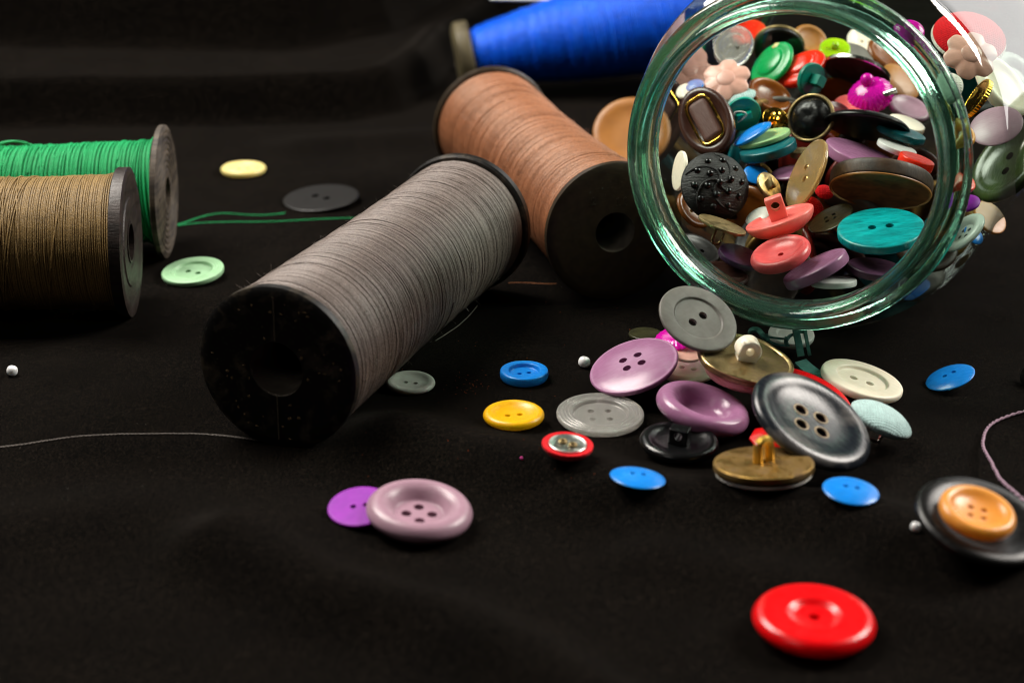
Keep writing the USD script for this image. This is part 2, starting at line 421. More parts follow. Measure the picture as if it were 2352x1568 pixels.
T_GREY = thread_mat("grey_thread", (104, 92, 86), rough=.4, sheen=.08, spec=.75, vary=.65, tint=(1, .95, .92))
T_COPPER = thread_mat("copper_brown_thread", (146, 94, 64), rough=.38, sheen=.08, spec=.8, vary=.6, tint=(1, .82, .66))
T_BLUE = thread_mat("blue_thread", (0, 92, 240), rough=.36, sheen=.0, spec=.7, vary=.75, tint=(.5, .75, 1))
T_GREEN = thread_mat("green_thread", (2, 150, 84), rough=.6, sheen=.15, vary=.35)
T_OLIVE = thread_mat("olive_brown_thread", (134, 108, 62), rough=.5, sheen=.15, spec=.5, vary=.55)

def axis_frame(p, q):
    z = unit(q - p); x = unit(np.cross([0, 0, 1.0], z)); y = np.cross(z, x)
    M = np.eye(4); M[:3, 0], M[:3, 1], M[:3, 2], M[:3, 3] = x, y, z, p
    return M, float(np.linalg.norm(q - p))
a, b = at(634, 848, 1.72), at(1068, 508, 1.72)
Mg, Lg = axis_frame(a, b)
sp = spool("thread_spool", "fat spool of grey thread lying in the middle with a black plastic end", Mg, Lg - .56, 1.76, .28,
           (np.array([0, .06, .2, .45, .7, .9, 1]), np.array([.97, .96, .945, .92, .91, .915, .925])), (M_BLACKPL, T_GREY, M_HOLE), .0165, .0245, 11, tilt=.05, strays=18, fuzz=420)
M_SEAM = plastic("seam_line", (104, 96, 80), rough=.5)
M_NUM = plastic("embossed_edge", (46, 38, 28), rough=.5)
M_SPECK = plastic("tan_specks", (112, 92, 62), rough=.8)
obj("mould_seam", cat_(trimesh.creation.box([.02, .95, .012], transform=trimesh.transformations.translation_matrix([0, 1.08, -.003])),
                       trimesh.creation.box([.02, .95, .012], transform=trimesh.transformations.translation_matrix([0.0, -1.08, -.003]))), M_SEAM, sp, smooth=False)
g_ = np.random.default_rng(5); sk = []
for _ in range(40):
    rr_, ph_ = 1.67 * math.sqrt(g_.uniform(.16, .85)), g_.uniform(0, 6.28)
    s = trimesh.creation.icosphere(1, 1.0); s.vertices *= [g_.uniform(.008, .05), g_.uniform(.008, .035), .006]
    s.apply_translation([rr_ * math.cos(ph_), rr_ * math.sin(ph_), -.002]); sk.append(s)
tag(obj("dirt_specks", cat_(*sk), M_SPECK, sp, smooth=True), kind="stuff")

a, b = at(1413, 534, 1.76), at(1127, 287, 1.72)
Mb, Lb = axis_frame(a, b)
sp = spool("thread_spool", "spool of shiny copper brown thread, its dark end against the glass jar", Mb, Lb - .5, 1.75, .25,
           (np.array([0, .05, .2, .45, .7, .92, 1]), np.array([.95, .93, .88, .85, .865, .91, .93])), (M_BROWNPL, T_COPPER, M_HOLE), .016, .024, 12, tilt=.06, strays=22, fuzz=240, hole=.29)
for s, (x_, y_) in (("2", (-.55, .62)), ("12", (-.02, .56))):
    tx = meshkit.text_mesh(s, .2, .012)
    tx.vertices[:, 0] *= -1; tx.invert(); tx.apply_translation([-x_ * 1.2, y_ * 1.2, -.009])
    obj("embossed_number", tx, M_NUM, sp, smooth=False)

a = on_cloth(1046, 138, 1.2); b = a + np.array([10.0, .8, 1.75])
Mb, _ = axis_frame(a, b)
spool("thread_spool", "tapering cone spool of bright blue thread lying behind the jar", Mb, 8.4, 1.25, .62,
      (np.array([0, .03, .12, .35, .7, 1]), np.array([.66, .77, .88, 1.14, 1.36, 1.42])), (M_OLIVEPL, T_BLUE, M_HOLE), .026, .048, 13, tilt=.03, strays=16, hole=.3,
      flange_prof=[(.3, 0), (.3, .62), (.72, .62), (.92, .55), (1.0, .46), (1.0, .1), (.96, .02), (.9, 0)],
      far_prof=[(.3, 0), (.3, .4), (1.5, .4), (1.6, .3), (1.6, .1), (1.5, 0)])
# two spools cut by the left edge: origin is the end that faces right
def lying(px, py, R, yaw, Lw):
    p = at(px, py, R)
    d = np.array([-math.cos(math.radians(yaw)), math.sin(math.radians(yaw)), 0])
    return axis_frame(p, p + d * Lw)[0]
ringed = [(.22, 0), (.22, .2)]
for i in range(7):
    r0 = .30 + i * .088
    ringed += [(r0, .2), (r0 + .035, .2), (r0 + .05, .175), (r0 + .072, .175)]
ringed += [(.93, .2), (1.0, .15), (1.0, .03), (.98, 0)]
Mn = lying(386, 440, 1.73, 0.0, 9)
sg = spool("thread_spool", "spool of bright green thread with a weathered grey end, cut by the left edge", Mn, 8.5, 1.73, .2,
           (np.array([0, .03, .3, .5, 1]), np.array([.86, .76, .70, .66, .7])), (M_WOOD, T_GREEN, M_WOOD), .027, .048, 14, tilt=.10, strays=46, hole=.22, flange_prof=ringed)
lp = []
for k_, o in ((0, 0), (1, .05)):
    pts = [at_depth(-30, 352 + 3 * k_, 53.2), at_depth(8, 329 - 2 * k_, 53.0 + o), at_depth(48, 326 + k_, 53.0), at_depth(80, 338 + k_, 53.1), at_depth(88, 352, 53.3)]
    lp.append(tube((np.linalg.inv(Mn) @ np.c_[spline(pts, 30), np.ones(30)].T).T[:, :3], .03, 6))
obj("loose_loop", cat_(*lp), T_GREEN, sg, smooth=True)
Mn = lying(304, 556, 1.80, -2.0, 9)
spool("thread_spool", "spool of olive brown thread in front of the green spool, dark chipped end", Mn, 8.5, 1.80, .30,
      (np.array([0, .03, .2, .5, 1]), np.array([.93, .90, .875, .87, .89])), (M_DKWOOD, T_OLIVE, M_DKWOOD), .017, .026, 15, tilt=.04, strays=18, cross=12, fuzz=500, hole=.25,
      flange_prof=[(.25, 0), (.25, .25), (.34, .25), (.36, .27), (.58, .27), (.6, .24), (.78, .25), (.82, .28), (.93, .3), (1.0, .27), (1.0, .03), (.99, 0)])

# ------------------------------------------------------------------ loose threads
def thread(name, label, pts, r, mat, h=None, sides=6, cat="thread", n=90, group=None):
    w = []
    for i, p in enumerate(pts):
        dz = p[2] if len(p) > 2 else r
        w.append(on_cloth(p[0], p[1], dz))
    c = spline(w, n)
    c0 = c[0].copy()
    tg = np.gradient(c, axis=0); ln = np.linalg.norm(tg, axis=1); tg /= ln[:, None]
    sx = np.cross(tg, [0, 0, 1.0]); sz = np.cross(sx, tg)
    from scipy.interpolate import interp1d
    al = np.r_[0, np.cumsum(ln[1:])]
    m_ = int(min(1400, al[-1] / (r * 1.1)))
    f_ = np.linspace(0, al[-1], m_)
    C_, SX, SZ = (interp1d(al, q, axis=0)(f_) for q in (c, sx, sz))
    jt = .5 * r * (meshkit.fbm(np.stack([f_ * 2.0, 0 * f_ + len(used), 0 * f_], -1), 3, 2) - .5)
    ply = []
    for ph in (0, math.pi):
        an = f_ / (r * 5.5) * 2 * math.pi * .5 + ph
        ply.append(tube(C_ - c0 + (SX * np.cos(an)[:, None] + SZ * np.sin(an)[:, None]) * r * .55 + SX * jt[:, None] * 3, r * .6, 6))
    return obj(name, cat_(*ply), mat, M=frame(c0, [0, 0, 1]), smooth=True, label=label, cat=cat, group=group)
T_LOOSE = thread_mat("pale_grey_thread", (120, 112, 106), rough=.6)
T_WHITE = thread_mat("off_white_thread", (205, 200, 190), rough=.6)
thread("loose_thread", "thin grey thread trailing left from the near end of the grey spool", [(-60, 1033), (0, 1027), (68, 1018), (154, 1005), (239, 998), (342, 996), (444, 996), (554, 1005), (620, 1016)], .016, T_LOOSE)
thread("loose_thread", "green thread ending at the rim of the thin black button", [(408, 515, .06), (436, 507), (470, 496), (510, 490), (560, 493), (610, 494), (655, 489)], .017, T_GREEN)
thread("loose_thread", "green thread running under the grey spool below the black button", [(408, 518, .06), (450, 513), (520, 510), (620, 509), (720, 504), (800, 501), (850, 500)], .017, T_GREEN)
thread("loose_thread", "short brown thread on the cloth between the grey and brown spools", [(1168, 650), (1200, 649), (1240, 651), (1278, 651)], .011, thread_mat("rust_thread", (150, 92, 52)))
thread("loose_thread", "white thread end hugging the lower side of the grey spool", [(1000, 782, .02), (1035, 760, .03), (1070, 732, .04), (1096, 702, .10)], .008, T_LOOSE)
thread("cord", "lilac twisted cord curving in from the right edge above the orange button", [(2440, 930, .06), (2352, 945, .06), (2298, 962, .06), (2268, 984, .08), (2258, 1008, .12), (2262, 1036, .2), (2281, 1068, .35), (2304, 1107, .5), (2331, 1130, .55), (2356, 1152, .5), (2420, 1190, .3)],
       .032, thread_mat("lilac_cord", (150, 120, 138), rough=.5), cat="cord", n=160)

# ------------------------------------------------------------------ buttons
def profile(kind, t):
    P = {
        "flat": [(0, t), (.5, t), (.9, t), (.985, .93 * t), (1, .75 * t), (1, .2 * t), (.95, 0), (0, 0)],
        "thin": [(0, t), (.3, .96 * t), (.88, t), (.98, .95 * t), (1, .6 * t), (.97, .2 * t), (.85, 0), (0, 0)],
        "lens": [(0, t), (.35, .97 * t), (.65, .85 * t), (.88, .63 * t), (.98, .48 * t), (1, .36 * t), (.93, .14 * t), (.7, 0), (0, 0)],
        "dish": [(0, .52 * t), (.42, .55 * t), (.62, .7 * t), (.74, .92 * t), (.84, t), (.94, .9 * t), (1, .62 * t), (.98, .25 * t), (.85, 0), (0, 0)],
        "well": [(0, .6 * t), (.56, .6 * t), (.6, .63 * t), (.63, .93 * t), (.67, t), (.92, t), (1, .88 * t), (1, .25 * t), (.92, 0), (0, 0)],
        "grooved": [(0, .5 * t), (.58, .5 * t), (.60, .55 * t), (.63, .9 * t), (.66, t), (.71, t), (.725, .9 * t), (.74, t), (.79, t), (.805, .9 * t), (.82, t), (.87, t), (.885, .9 * t), (.90, t), (.96, .98 * t), (1, .85 * t), (1, .25 * t), (.94, 0), (0, 0)],
        "torus": [(0, .32 * t), (.44, .32 * t), (.47, .36 * t), (.52, .56 * t), (.60, .82 * t), (.70, .97 * t), (.79, t), (.9, .9 * t), (.98, .65 * t), (1, .45 * t), (.96, .18 * t), (.82, 0), (0, 0)],
        "hollow": [(0, .06 * t), (.34, .08 * t), (.46, .25 * t), (.54, .62 * t), (.66, .94 * t), (.78, t), (.92, .9 * t), (1, .55 * t), (.96, .2 * t), (.82, 0), (0, 0)],
        "dome": [(0, t), (.3, .97 * t), (.58, .85 * t), (.82, .6 * t), (.96, .33 * t), (1, .18 * t), (.95, .03 * t), (.85, 0), (0, 0)],
        "bowl": [(0, .86 * t), (.6, .86 * t), (.78, .88 * t), (.86, t), (.96, t), (1, .92 * t), (.97, .7 * t), (.86, .42 * t), (.62, .15 * t), (.35, .03 * t), (0, 0)],
        "convexback": [(0, t), (.88, t), (.97, .97 * t), (1, .85 * t), (.97, .62 * t), (.82, .32 * t), (.5, .08 * t), (0, 0)],
        "saucer": [(0, t), (.45, .95 * t), (.75, .82 * t), (.93, .66 * t), (.965, .68 * t), (.99, .62 * t), (1, .5 * t), (.96, .22 * t), (.75, 0), (0, 0)],
        "coin": [(0, .9 * t), (.84, .9 * t), (.87, t), (.98, t), (1, .9 * t), (1, .1 * t), (.98, 0), (0, 0)],
        "stepdome": [(0, t), (.2, .985 * t), (.4, .94 * t), (.56, .84 * t), (.6, .72 * t), (.63, .68 * t), (.82, .64 * t), (.95, .55 * t), (1, .42 * t), (.96, .22 * t), (.8, 0), (0, 0)],
        "red": [(0, .68 * t), (.12, .68 * t), (.28, .7 * t), (.36, .76 * t), (.40, .88 * t), (.46, .96 * t), (.58, .95 * t), (.7, .97 * t), (.84, .99 * t), (.93, .88 * t), (.99, .62 * t), (1, .45 * t), (.95, .18 * t), (.8, 0), (0, 0)],
        "facet": [(0, t), (.55, t), (1, .45 * t), (1, .3 * t), (.6, 0), (0, 0)],
    }
    p = P[kind]
    return p if kind == "facet" else chaikin(p, 2)
HOLES = {0: [], 1: [(0, 0, .1)], 2: [(-.2, 0, .1), (.2, 0, .1)], 4: [(x, y, .092) for x in (-.17, .17) for y in (-.17, .17)],
         41: [(.24, 0, .1), (-.24, 0, .1), (0, .24, .1), (0, -.24, .1)], 22: [(-.2, 0, .11), (.2, 0, .11)], 44: [(x, y, .075) for x in (-.2, .2) for y in (-.2, .2)]}
def button_mesh(R, kind, t, holes=0, n=80, outline=None):
    m = lathe(profile(kind, t), n, outline)
    if HOLES[holes]:
        m = drill(m, HOLES[holes])
    m.vertices = m.vertices * R
    return m
def shank_block(w, d, h, r, z):
    """A plastic block with an eye through it, standing on z."""
    m = rbox(w, d, h, .04, (0, 0, z + h / 2 - .04))
    return tri(m - manifold3d.Manifold.cylinder(3, r, r, 24).translate([0, 0, -1.5]).rotate([90, 0, 0]).translate([0, 0, z + h * .58]))
def shank_loop(w, h, r, z, square=False):
    if square:
        p = [(-w, 0, z), (-w, 0, z + h), (w, 0, z + h), (w, 0, z)]
        p = [np.array(a) * (1 - s) + np.array(b) * s for a, b in zip(p[:-1], p[1:]) for s in np.linspace(0, 1, 8)]
    else:
        p = [(-w, 0, z)] + [(-w * math.cos(a), 0, z + h - w + w * math.sin(a)) for a in np.linspace(0, np.pi, 16)] + [(w, 0, z)]
    return tube(np.array(p), r, 8)
def flipped(m):
    m = m.copy(); m.vertices[:, 2] *= -1; m.invert()
    return m
def shank_eye(w, h, z, r):
    m = manifold3d.Manifold.cylinder(w, h / 2, h / 2, 28, True).rotate([90, 0, 0]).translate([0, 0, z + h * .5]) + rbox(h * .8, w, h * .6, .02, (0, 0, z + h * .2))
    return tri(m - manifold3d.Manifold.cylinder(3, r, r, 20, True).rotate([90, 0, 0]).translate([0, 0, z + h * .55]))

def button(name, label, px, py, a, k, mat, kind="flat", t=.2, holes=0, lean=(0, 1), h=None, d=None, spin=0, parts=(), body="body", outline=None, group=None, cat="button", n=80, pos=None, rest=False):
    """a: half width seen on the survey grid. h: height of the middle of the face above the table; d: distance along the lens axis. k: face height / width (None: lies on the cloth)."""
    if pos is not None:
        p = pos
    elif d is not None:
        p = at_depth(px, py, d)
    elif h is not None:
        p = at(px, py, h)
        for _ in range(8):
            p = at(px, py, h + float(cloth_z(p[0], p[1])))
    else:
        g = on_cloth(px, py, 0)
        p = on_cloth(px, py, t * a * depth(g) / FPX * .62 + .01)
    R = a * depth(p) / FPX
    if k is None:
        nrm = unit(cloth_normal(p[0], p[1]) + np.array([lean[0] * .06, -(lean[1] - 1) * .06, 0]))
    else:
        nrm = facing(p, k, *lean)
    M = frame(p - nrm * t * R * (1 if k is not None else .62), nrm, spin)
    for _ in range(8 if rest else 0):                   # let the lower edge touch the cloth
        th_ = np.linspace(0, 2 * np.pi, 25)
        ring = (M[:3, 3][:, None] + .9 * R * (M[:3, 0][:, None] * np.cos(th_) + M[:3, 1][:, None] * np.sin(th_))).T
        gap = float((ring[:, 2] - cloth_z(ring[:, 0], ring[:, 1])).min()) + .012
        p = at(px, py, p[2] - gap)
        R = a * depth(p) / FPX
        nrm = facing(p, k, *lean)
        M = frame(p - nrm * t * R, nrm, spin)
    bm = button_mesh(R, kind, t, holes, n, outline)
    if not parts:
        return obj(name, bm, mat, M=M, label=label, cat=cat, group=group)
    th = thing(name, label, cat, M, group)
    obj(body, bm, mat, th)
    for pn, pm, pmat in parts:
        pm = pm.copy(); pm.vertices = pm.vertices * R
        obj(pn, pm, pmat, th)
    return th

Q = plastic
m_blue = Q("sky_blue_plastic", (22, 128, 222), rough=.22, sss=.1)
m_yel = Q("pale_yellow_plastic", (242, 218, 138), rough=.3, sss=.2)
m_mint = Q("mint_plastic", (166, 212, 168), rough=.4, rgb2=(150, 196, 150))
m_lgrey = Q("light_grey_plastic", (206, 206, 198), rough=.3)
m_dgrey = Q("matt_grey_plastic", (112, 110, 104), rough=.5, rgb2=(84, 80, 74), scale=200, amount=.5)
m_orange = Q("amber_yellow_plastic", (250, 176, 6), rough=.32, sss=.25)
m_lilac = Q("lilac_plastic", (156, 106, 142), rough=.2)
m_mauve = Q("mauve_plastic", (164, 130, 146), rough=.32)
m_purple = Q("violet_plastic", (148, 30, 172), rough=.5, rgb2=(128, 26, 156), spec=.25)
m_red = Q("cherry_red_plastic", (222, 6, 14), rough=.22, sss=.15, coat=.12)
m_cream = Q("cream_plastic", (255, 242, 218), rough=.3, sss=.2, rgb2=(244, 230, 200), scale=120)
m_black = Q("black_plastic", (13, 13, 13), rough=.3, spec=.3, dust=.08)
m_holer = Q("pale_hole_edge", (150, 134, 108), rough=.4)
m_black2 = Q("satin_black_plastic", (26, 25, 24), rough=.38, dust=.08)
m_navy = Q("charcoal_marble", (22, 27, 33), rough=.24, rgb2=(120, 116, 112), scale=75, amount=.42, lo=.52, hi=.8, spec=.4)
m_aqua = cloth_mat("aqua_fabric", (168, 198, 196), scale=3400)
m_redfab = cloth_mat("red_fabric", (222, 10, 26), scale=3400, sheen=.1)
m_whitefab = cloth_mat("white_fabric", (232, 228, 216), scale=3000)
m_teal = Q("teal_marbled_plastic", (0, 160, 162), rough=.28, rgb2=(0, 104, 108), scale=160, amount=.6, stretch=(1, 5, 1))
m_teald = Q("deep_teal_plastic", (10, 104, 112), rough=.3, rgb2=(6, 76, 82))
m_turq = Q("turquoise_plastic", (0, 150, 130), rough=.3)
m_tealg = Q("teal_green_plastic", (6, 122, 104), rough=.3)
m_pink = Q("coral_pink_plastic", (250, 112, 106), rough=.25, sss=.2)
m_pink2 = Q("coral_pink_streaked", (238, 98, 98), rough=.3, rgb2=(214, 76, 80), scale=90, amount=.5, stretch=(1, 8, 1))
m_blush = Q("blush_pink_plastic", (236, 172, 156), rough=.3, sss=.25)
m_green = Q("emerald_plastic", (8, 158, 82), rough=.22, sss=.15)
m_lime = Q("lime_plastic", (158, 206, 18), rough=.25, sss=.2)
m_redor = Q("vermilion_plastic", (234, 44, 20), rough=.22, sss=.2)
m_brown = Q("dark_brown_plastic", (66, 40, 34), rough=.25)
m_brown2 = Q("textured_brown_plastic", (98, 66, 60), rough=.5, bump=1.2)
m_horn = Q("amber_horn", (134, 74, 26), rough=.2, rgb2=(84, 42, 14), scale=70, amount=.6, sss=.2)
m_tan = Q("tan_horn", (170, 112, 50), rough=.4, rgb2=(134, 86, 36), scale=60, amount=.55, sss=.15)
m_oran = Q("peach_orange_plastic", (228, 144, 60), rough=.25, sss=.25)
m_jet2 = Q("matt_jet", (14, 14, 14), rough=.4, bump=2.5, dust=.02)
m_olive = Q("olive_plastic", (58, 58, 34), rough=.3, rgb2=(34, 34, 22))
m_wood = Q("dark_stained_wood", (70, 48, 30), rough=.5, rgb2=(26, 19, 14), scale=200, amount=.6, bump=.8)
m_woodb = Q("bare_wood_back", (170, 116, 66), rough=.7, rgb2=(96, 66, 40), scale=260, amount=.55, bump=.6)
m_white = Q("white_plastic", (218, 220, 216), rough=.3)
m_palegreen = Q("pale_green_plastic", (150, 190, 130), rough=.35)
m_pearl = Q("pearl_bead", (246, 246, 246), rough=.1, sss=.1, coat=.6)
m_mag = clear("magenta_crystal", (236, 30, 190), rough=.08, weight=.45)
m_gold = metal("polished_gold", (236, 188, 80), rough=.16, tarnish=(120, 84, 20), amount=.15)
m_brass = metal("old_brass", (158, 138, 94), rough=.34, tarnish=(104, 86, 58), amount=.55)
m_gold2 = metal("satin_gold", (250, 206, 96), rough=.34, tarnish=(170, 126, 40), amount=.15)
m_pale = metal("pale_worn_brass", (190, 166, 116), rough=.3, tarnish=(120, 96, 60), amount=.45)
m_gilt = metal("dull_gilt", (140, 112, 60), rough=.42, tarnish=(96, 74, 40), amount=.5)
m_steel = metal("bright_steel", (200, 200, 194), rough=.2, amount=.2)
m_zinc = metal("zinc_plate", (196, 200, 194), rough=.3, tarnish=(150, 152, 146), amount=.3)
m_clear = clear("clear_plastic", (238, 236, 230), rough=.07, weight=.8, bump=.6)
m_smoke = clear("smoke_plastic", (26, 27, 28), rough=.22, weight=.6)
m_clamb = clear("pale_amber_clear", (224, 190, 130), rough=.1, weight=.75)
m_jade = Q("dark_green_plastic", (22, 88, 84), rough=.45, rgb2=(90, 140, 134), scale=500, amount=.35, dust=.25, bump=.6)
m_greyring = Q("grey_green_plastic", (166, 178, 170), rough=.3)
m_bottle = Q("bottle_green_plastic", (38, 47, 42), rough=.2, rgb2=(64, 80, 34), scale=70, amount=.45)

S = "small blue buttons scattered on the cloth"
button("button", "pale yellow button lying alone at the back left", 559, 387, 52, None, m_yel, "dish", .32, 2, spin=10)
button("button", "thin black two-hole button behind the grey spool, by the green threads", 737, 452, 88, .335, m_black2, "thin", .07, 2, lean=(-.08, 1), h=.42, rest=True, spin=-38)
button("button", "mint green two-hole button with grooved rim near the olive spool", 442, 618, 72, .40, m_mint, "grooved", .2, 2, lean=(-.1, 1), h=.28, rest=True, spin=-30)
button("button", "light grey two-hole button half under the grey spool", 943, 872, 57, .44, m_lgrey, "dish", .27, 2, lean=(.02, 1), h=.34, rest=True, spin=-12)
button("button", "sky blue two-hole button between the grey spool and the lilac button", 1204, 856, 56, None, m_blue, "well", .42, 2, spin=16, lean=(0, 1.4), group=S)
button("button", "glossy blue domed button below the red cloth-covered one", 1466, 1087, 65, .36, m_blue, "lens", .26, 2, group=S, lean=(.12, 1), h=.26, rest=True)
button("button", "blue button in front of the big charcoal one, lower right of the heap", 1956, 1117, 66, .46, m_blue, "lens", .28, 2, spin=-10, group=S, lean=(.12, 1), h=.3, rest=True)
button("button", "blue two-hole button lying apart near the right edge", 2180, 858, 58, .46, m_blue, "lens", .28, 2, lean=(-.37, .93), h=.34, rest=True, spin=14, group=S)
button("button", "amber yellow two-hole button left of the clear one", 1180, 943, 71, .42, m_orange, "dish", .32, 2, lean=(0, 1), h=.30, rest=True, spin=12)
button("button", "clear four-hole button with ridged rim, beside the amber yellow one", 1379, 945, 101, .455, m_clear, "grooved", .17, 44, lean=(.02, 1), h=.36, rest=True, spin=45 - 42)
button("button", "lilac four-hole button with rounded face, leaning at the left of the heap", 1452, 829, 106, .545, m_lilac, "saucer", .30, 4, lean=(-.34, .94), h=.80, spin=12,
       parts=())
button("button", "large matt grey two-hole button leaning on the jar rim", 1605, 729, 95.5, .70, m_dgrey, "well", .13, 22, lean=(.48, .87), h=1.95, spin=45)
button("button", "dark olive button lying flat behind the lilac four-hole one", 1482, 764, 38, .36, m_olive, "flat", .2, 0, lean=(0, 1), h=.2)
flute = lambda th: 1 + .02 * np.cos(24 * th)
button("button", "magenta ribbed button hidden behind the matt grey one", 1552, 766, 52, .52, m_mag, "dome", .3, 0, lean=(-.2, 1), h=1.1, outline=flute, n=144)
button("button", "dull pink button under the matt grey one", 1572, 803, 44, .5, m_blush, "flat", .2, 0, lean=(.2, 1), h=.85)
button("button", "cream button under the brass-backed one with one hole showing", 1580, 838, 70, .48, m_cream, "dish", .25, 2, lean=(0, 1), h=.42, spin=-20)
# brass-backed oval button with cream eye, face down
oval = lambda th: 1 / np.sqrt(np.cos(th) ** 2 + (np.sin(th) / .93) ** 2) * (1 + .018 * np.cos(5 * th + .6))
oval2 = lambda th: .97 * oval(th)
front = lathe(chaikin([(0, -.02), (.8, -.02), (.86, -.08), (.84, -.2), (.7, -.32), (0, -.36)], 2), 80, oval2)
rimw = ring_lathe(chaikin([(.9, .135), (.95, .175), (1.0, .16), (1.0, .12), (.94, .10), (.9, .11), (.9, .135)], 1)[:-1], 100)
th_ = np.arctan2(rimw.vertices[:, 1], rimw.vertices[:, 0]); rimw.vertices[:, :2] *= oval(th_)[:, None]
button("button", "brass-backed oval button with a cream shank, face down on the heap", 1712, 822, 114, .47, m_brass, "flat", .14, 0, lean=(.26, .95), h=1.22, spin=8, outline=oval, body="backing",
       parts=[("front", front, m_blush), ("rim", rimw, m_pale), ("shank", shank_eye(.30, .50, .10, .09), m_cream)])
button("button", "thick lilac button with a deep hollow, tilted in the middle of the heap", 1621, 918, 112, .40, m_lilac, "hollow", .42, 0, lean=(.27, .96), h=.74)
button("button", "small red cloth-covered button, metal back with two eyelets up", 1304, 1018, 60, .47, m_redfab, "bowl", .52, 0, lean=(.08, 1), h=.42, rest=True, spin=-32, body="cover",
       parts=[("back_plate", lathe(chaikin([(0, .50), (.62, .50), (.7, .56), (.74, .53), (.74, .4), (0, .4)], 1), 60), m_zinc)] +
             [("eyelet", trimesh.util.concatenate([trimesh.creation.torus(.13, .05, transform=trimesh.transformations.translation_matrix([x, 0, .55]))]), m_brass) for x in (-.22, .22)])
button("button", "see-through smoky shank button lying in front of the hollow lilac one", 1561, 1004, 92, .47, m_smoke, "dish", .3, 0, lean=(.05, 1), h=.42, spin=-20, body="disc",
       parts=[("shank", shank_block(.5, .36, .5, .12, .12), m_smoke)])
button("button", "big red disc mostly hidden under the charcoal button", 1843, 905, 122, .45, m_red, "flat", .16, 0, lean=(.32, .95), h=.62)
button("button", "small red faceted button peeking out beside the gold shank button", 1786, 998, 62, .5, m_red, "facet", .5, 0, lean=(.2, 1), h=.6, n=8)
button("button", "big charcoal marbled four-hole button on top of the heap", 1872, 955, 154, .535, m_navy, "dish", .24, 41, lean=(.53, .85), h=1.22, spin=-50, body="disc",
       parts=[("hole_rim", trimesh.creation.torus(.112, .02, 24, 8).apply_translation([x, y, .122]), m_holer) for x, y, _ in HOLES[41]])
button("button", "cream two-hole button right of the heap, under the aqua one", 1982, 866, 97, .37, m_cream, "well", .22, 2, lean=(.25, .96), h=.46, rest=True, spin=-20)
button("button", "pale aqua cloth-covered button on edge with a square metal loop", 2037, 938, 77, .30, m_aqua, "lens", .62, 0, lean=(.40, .91), h=.85, body="cover",
       parts=[("shank_loop", flipped(shank_loop(.26, .52, .055, -.05, True)), m_steel)])
button("button", "flat antique gilt button with a bright gold shank, front of the heap", 1754, 1059, 116, .33, m_gilt, "flat", .2, 1, lean=(-.04, 1), h=.47, spin=35, body="disc",
       parts=[("shank", shank_loop(.15, .50, .10, .14), m_gold2), ("front", lathe(chaikin([(0, -.0), (.94, -.0), (.96, -.06), (.8, -.14), (0, -.2)], 1), 60), m_whitefab)])
button("button", "white button under the bottom of the jar rim", 1818, 763, 53, .5, m_white, "well", .3, 0, lean=(.05, 1), h=.52)
button("button", "violet button tucked under the left of the mauve ring button", 826, 1160, 75, .60, m_purple, "thin", .16, 2, lean=(-.1, 1), h=.28, rest=True, spin=8)
button("button", "big mauve four-hole button with a fat round rim, front left", 965, 1152, 124, .52, m_mauve, "torus", .38, 41, lean=(.10, .99), h=.56, spin=4)
button("button", "large glossy red button alone at the bottom right", 1872, 1403, 143, .52, m_red, "red", .34, 1, lean=(.06, 1), h=.60, rest=True)
button("button", "big black dish button under the orange one at the right edge", 2258, 1186, 156, .565, m_black, "dish", .20, 0, lean=(.30, .95), h=.62, rest=True, spin=0)
button("button", "orange four-hole button stacked on the big black dish button", 2250, 1163, 91, .56, m_oran, "dish", .42, 4, lean=(.26, .96), h=.86, spin=-12)
button("button", "dark glossy button cut by the right edge, one bright glint", 2376, 846, 44, .7, m_black, "dome", .5, 0, lean=(-.5, .6), h=.5, rest=True)
button("button", "large amber horn button standing between the brown spool and the jar", 1450, 300, 90, .88, m_tan, "dish", .16, 0, lean=(-.15, 1), d=59)
def bead(label, px, py, r):
    p = on_cloth(px, py, .0); R = r * depth(p) / FPX
    p = on_cloth(px, py, R * .95)
    m = ring_lathe(chaikin([(.16, -.5), (.16, .5), (.2, .8), (.55, .84), (.86, .6), (1.0, .2), (1.0, -.2), (.86, -.6), (.55, -.84), (.2, -.8), (.16, -.5)], 2)[:-1], 40)
    m.vertices *= R
    obj("bead", m, m_pearl, M=frame(p, [.25, .1, 1]), label=label, cat="bead", group="tiny white beads on the cloth", smooth=True)
bead("tiny white bead alone at the left edge", 28, 851, 13)
bead("tiny white bead left of the lilac four-hole button", 1342, 831, 14)
bead("tiny white bead beside the big black dish button", 2103, 1209, 12)

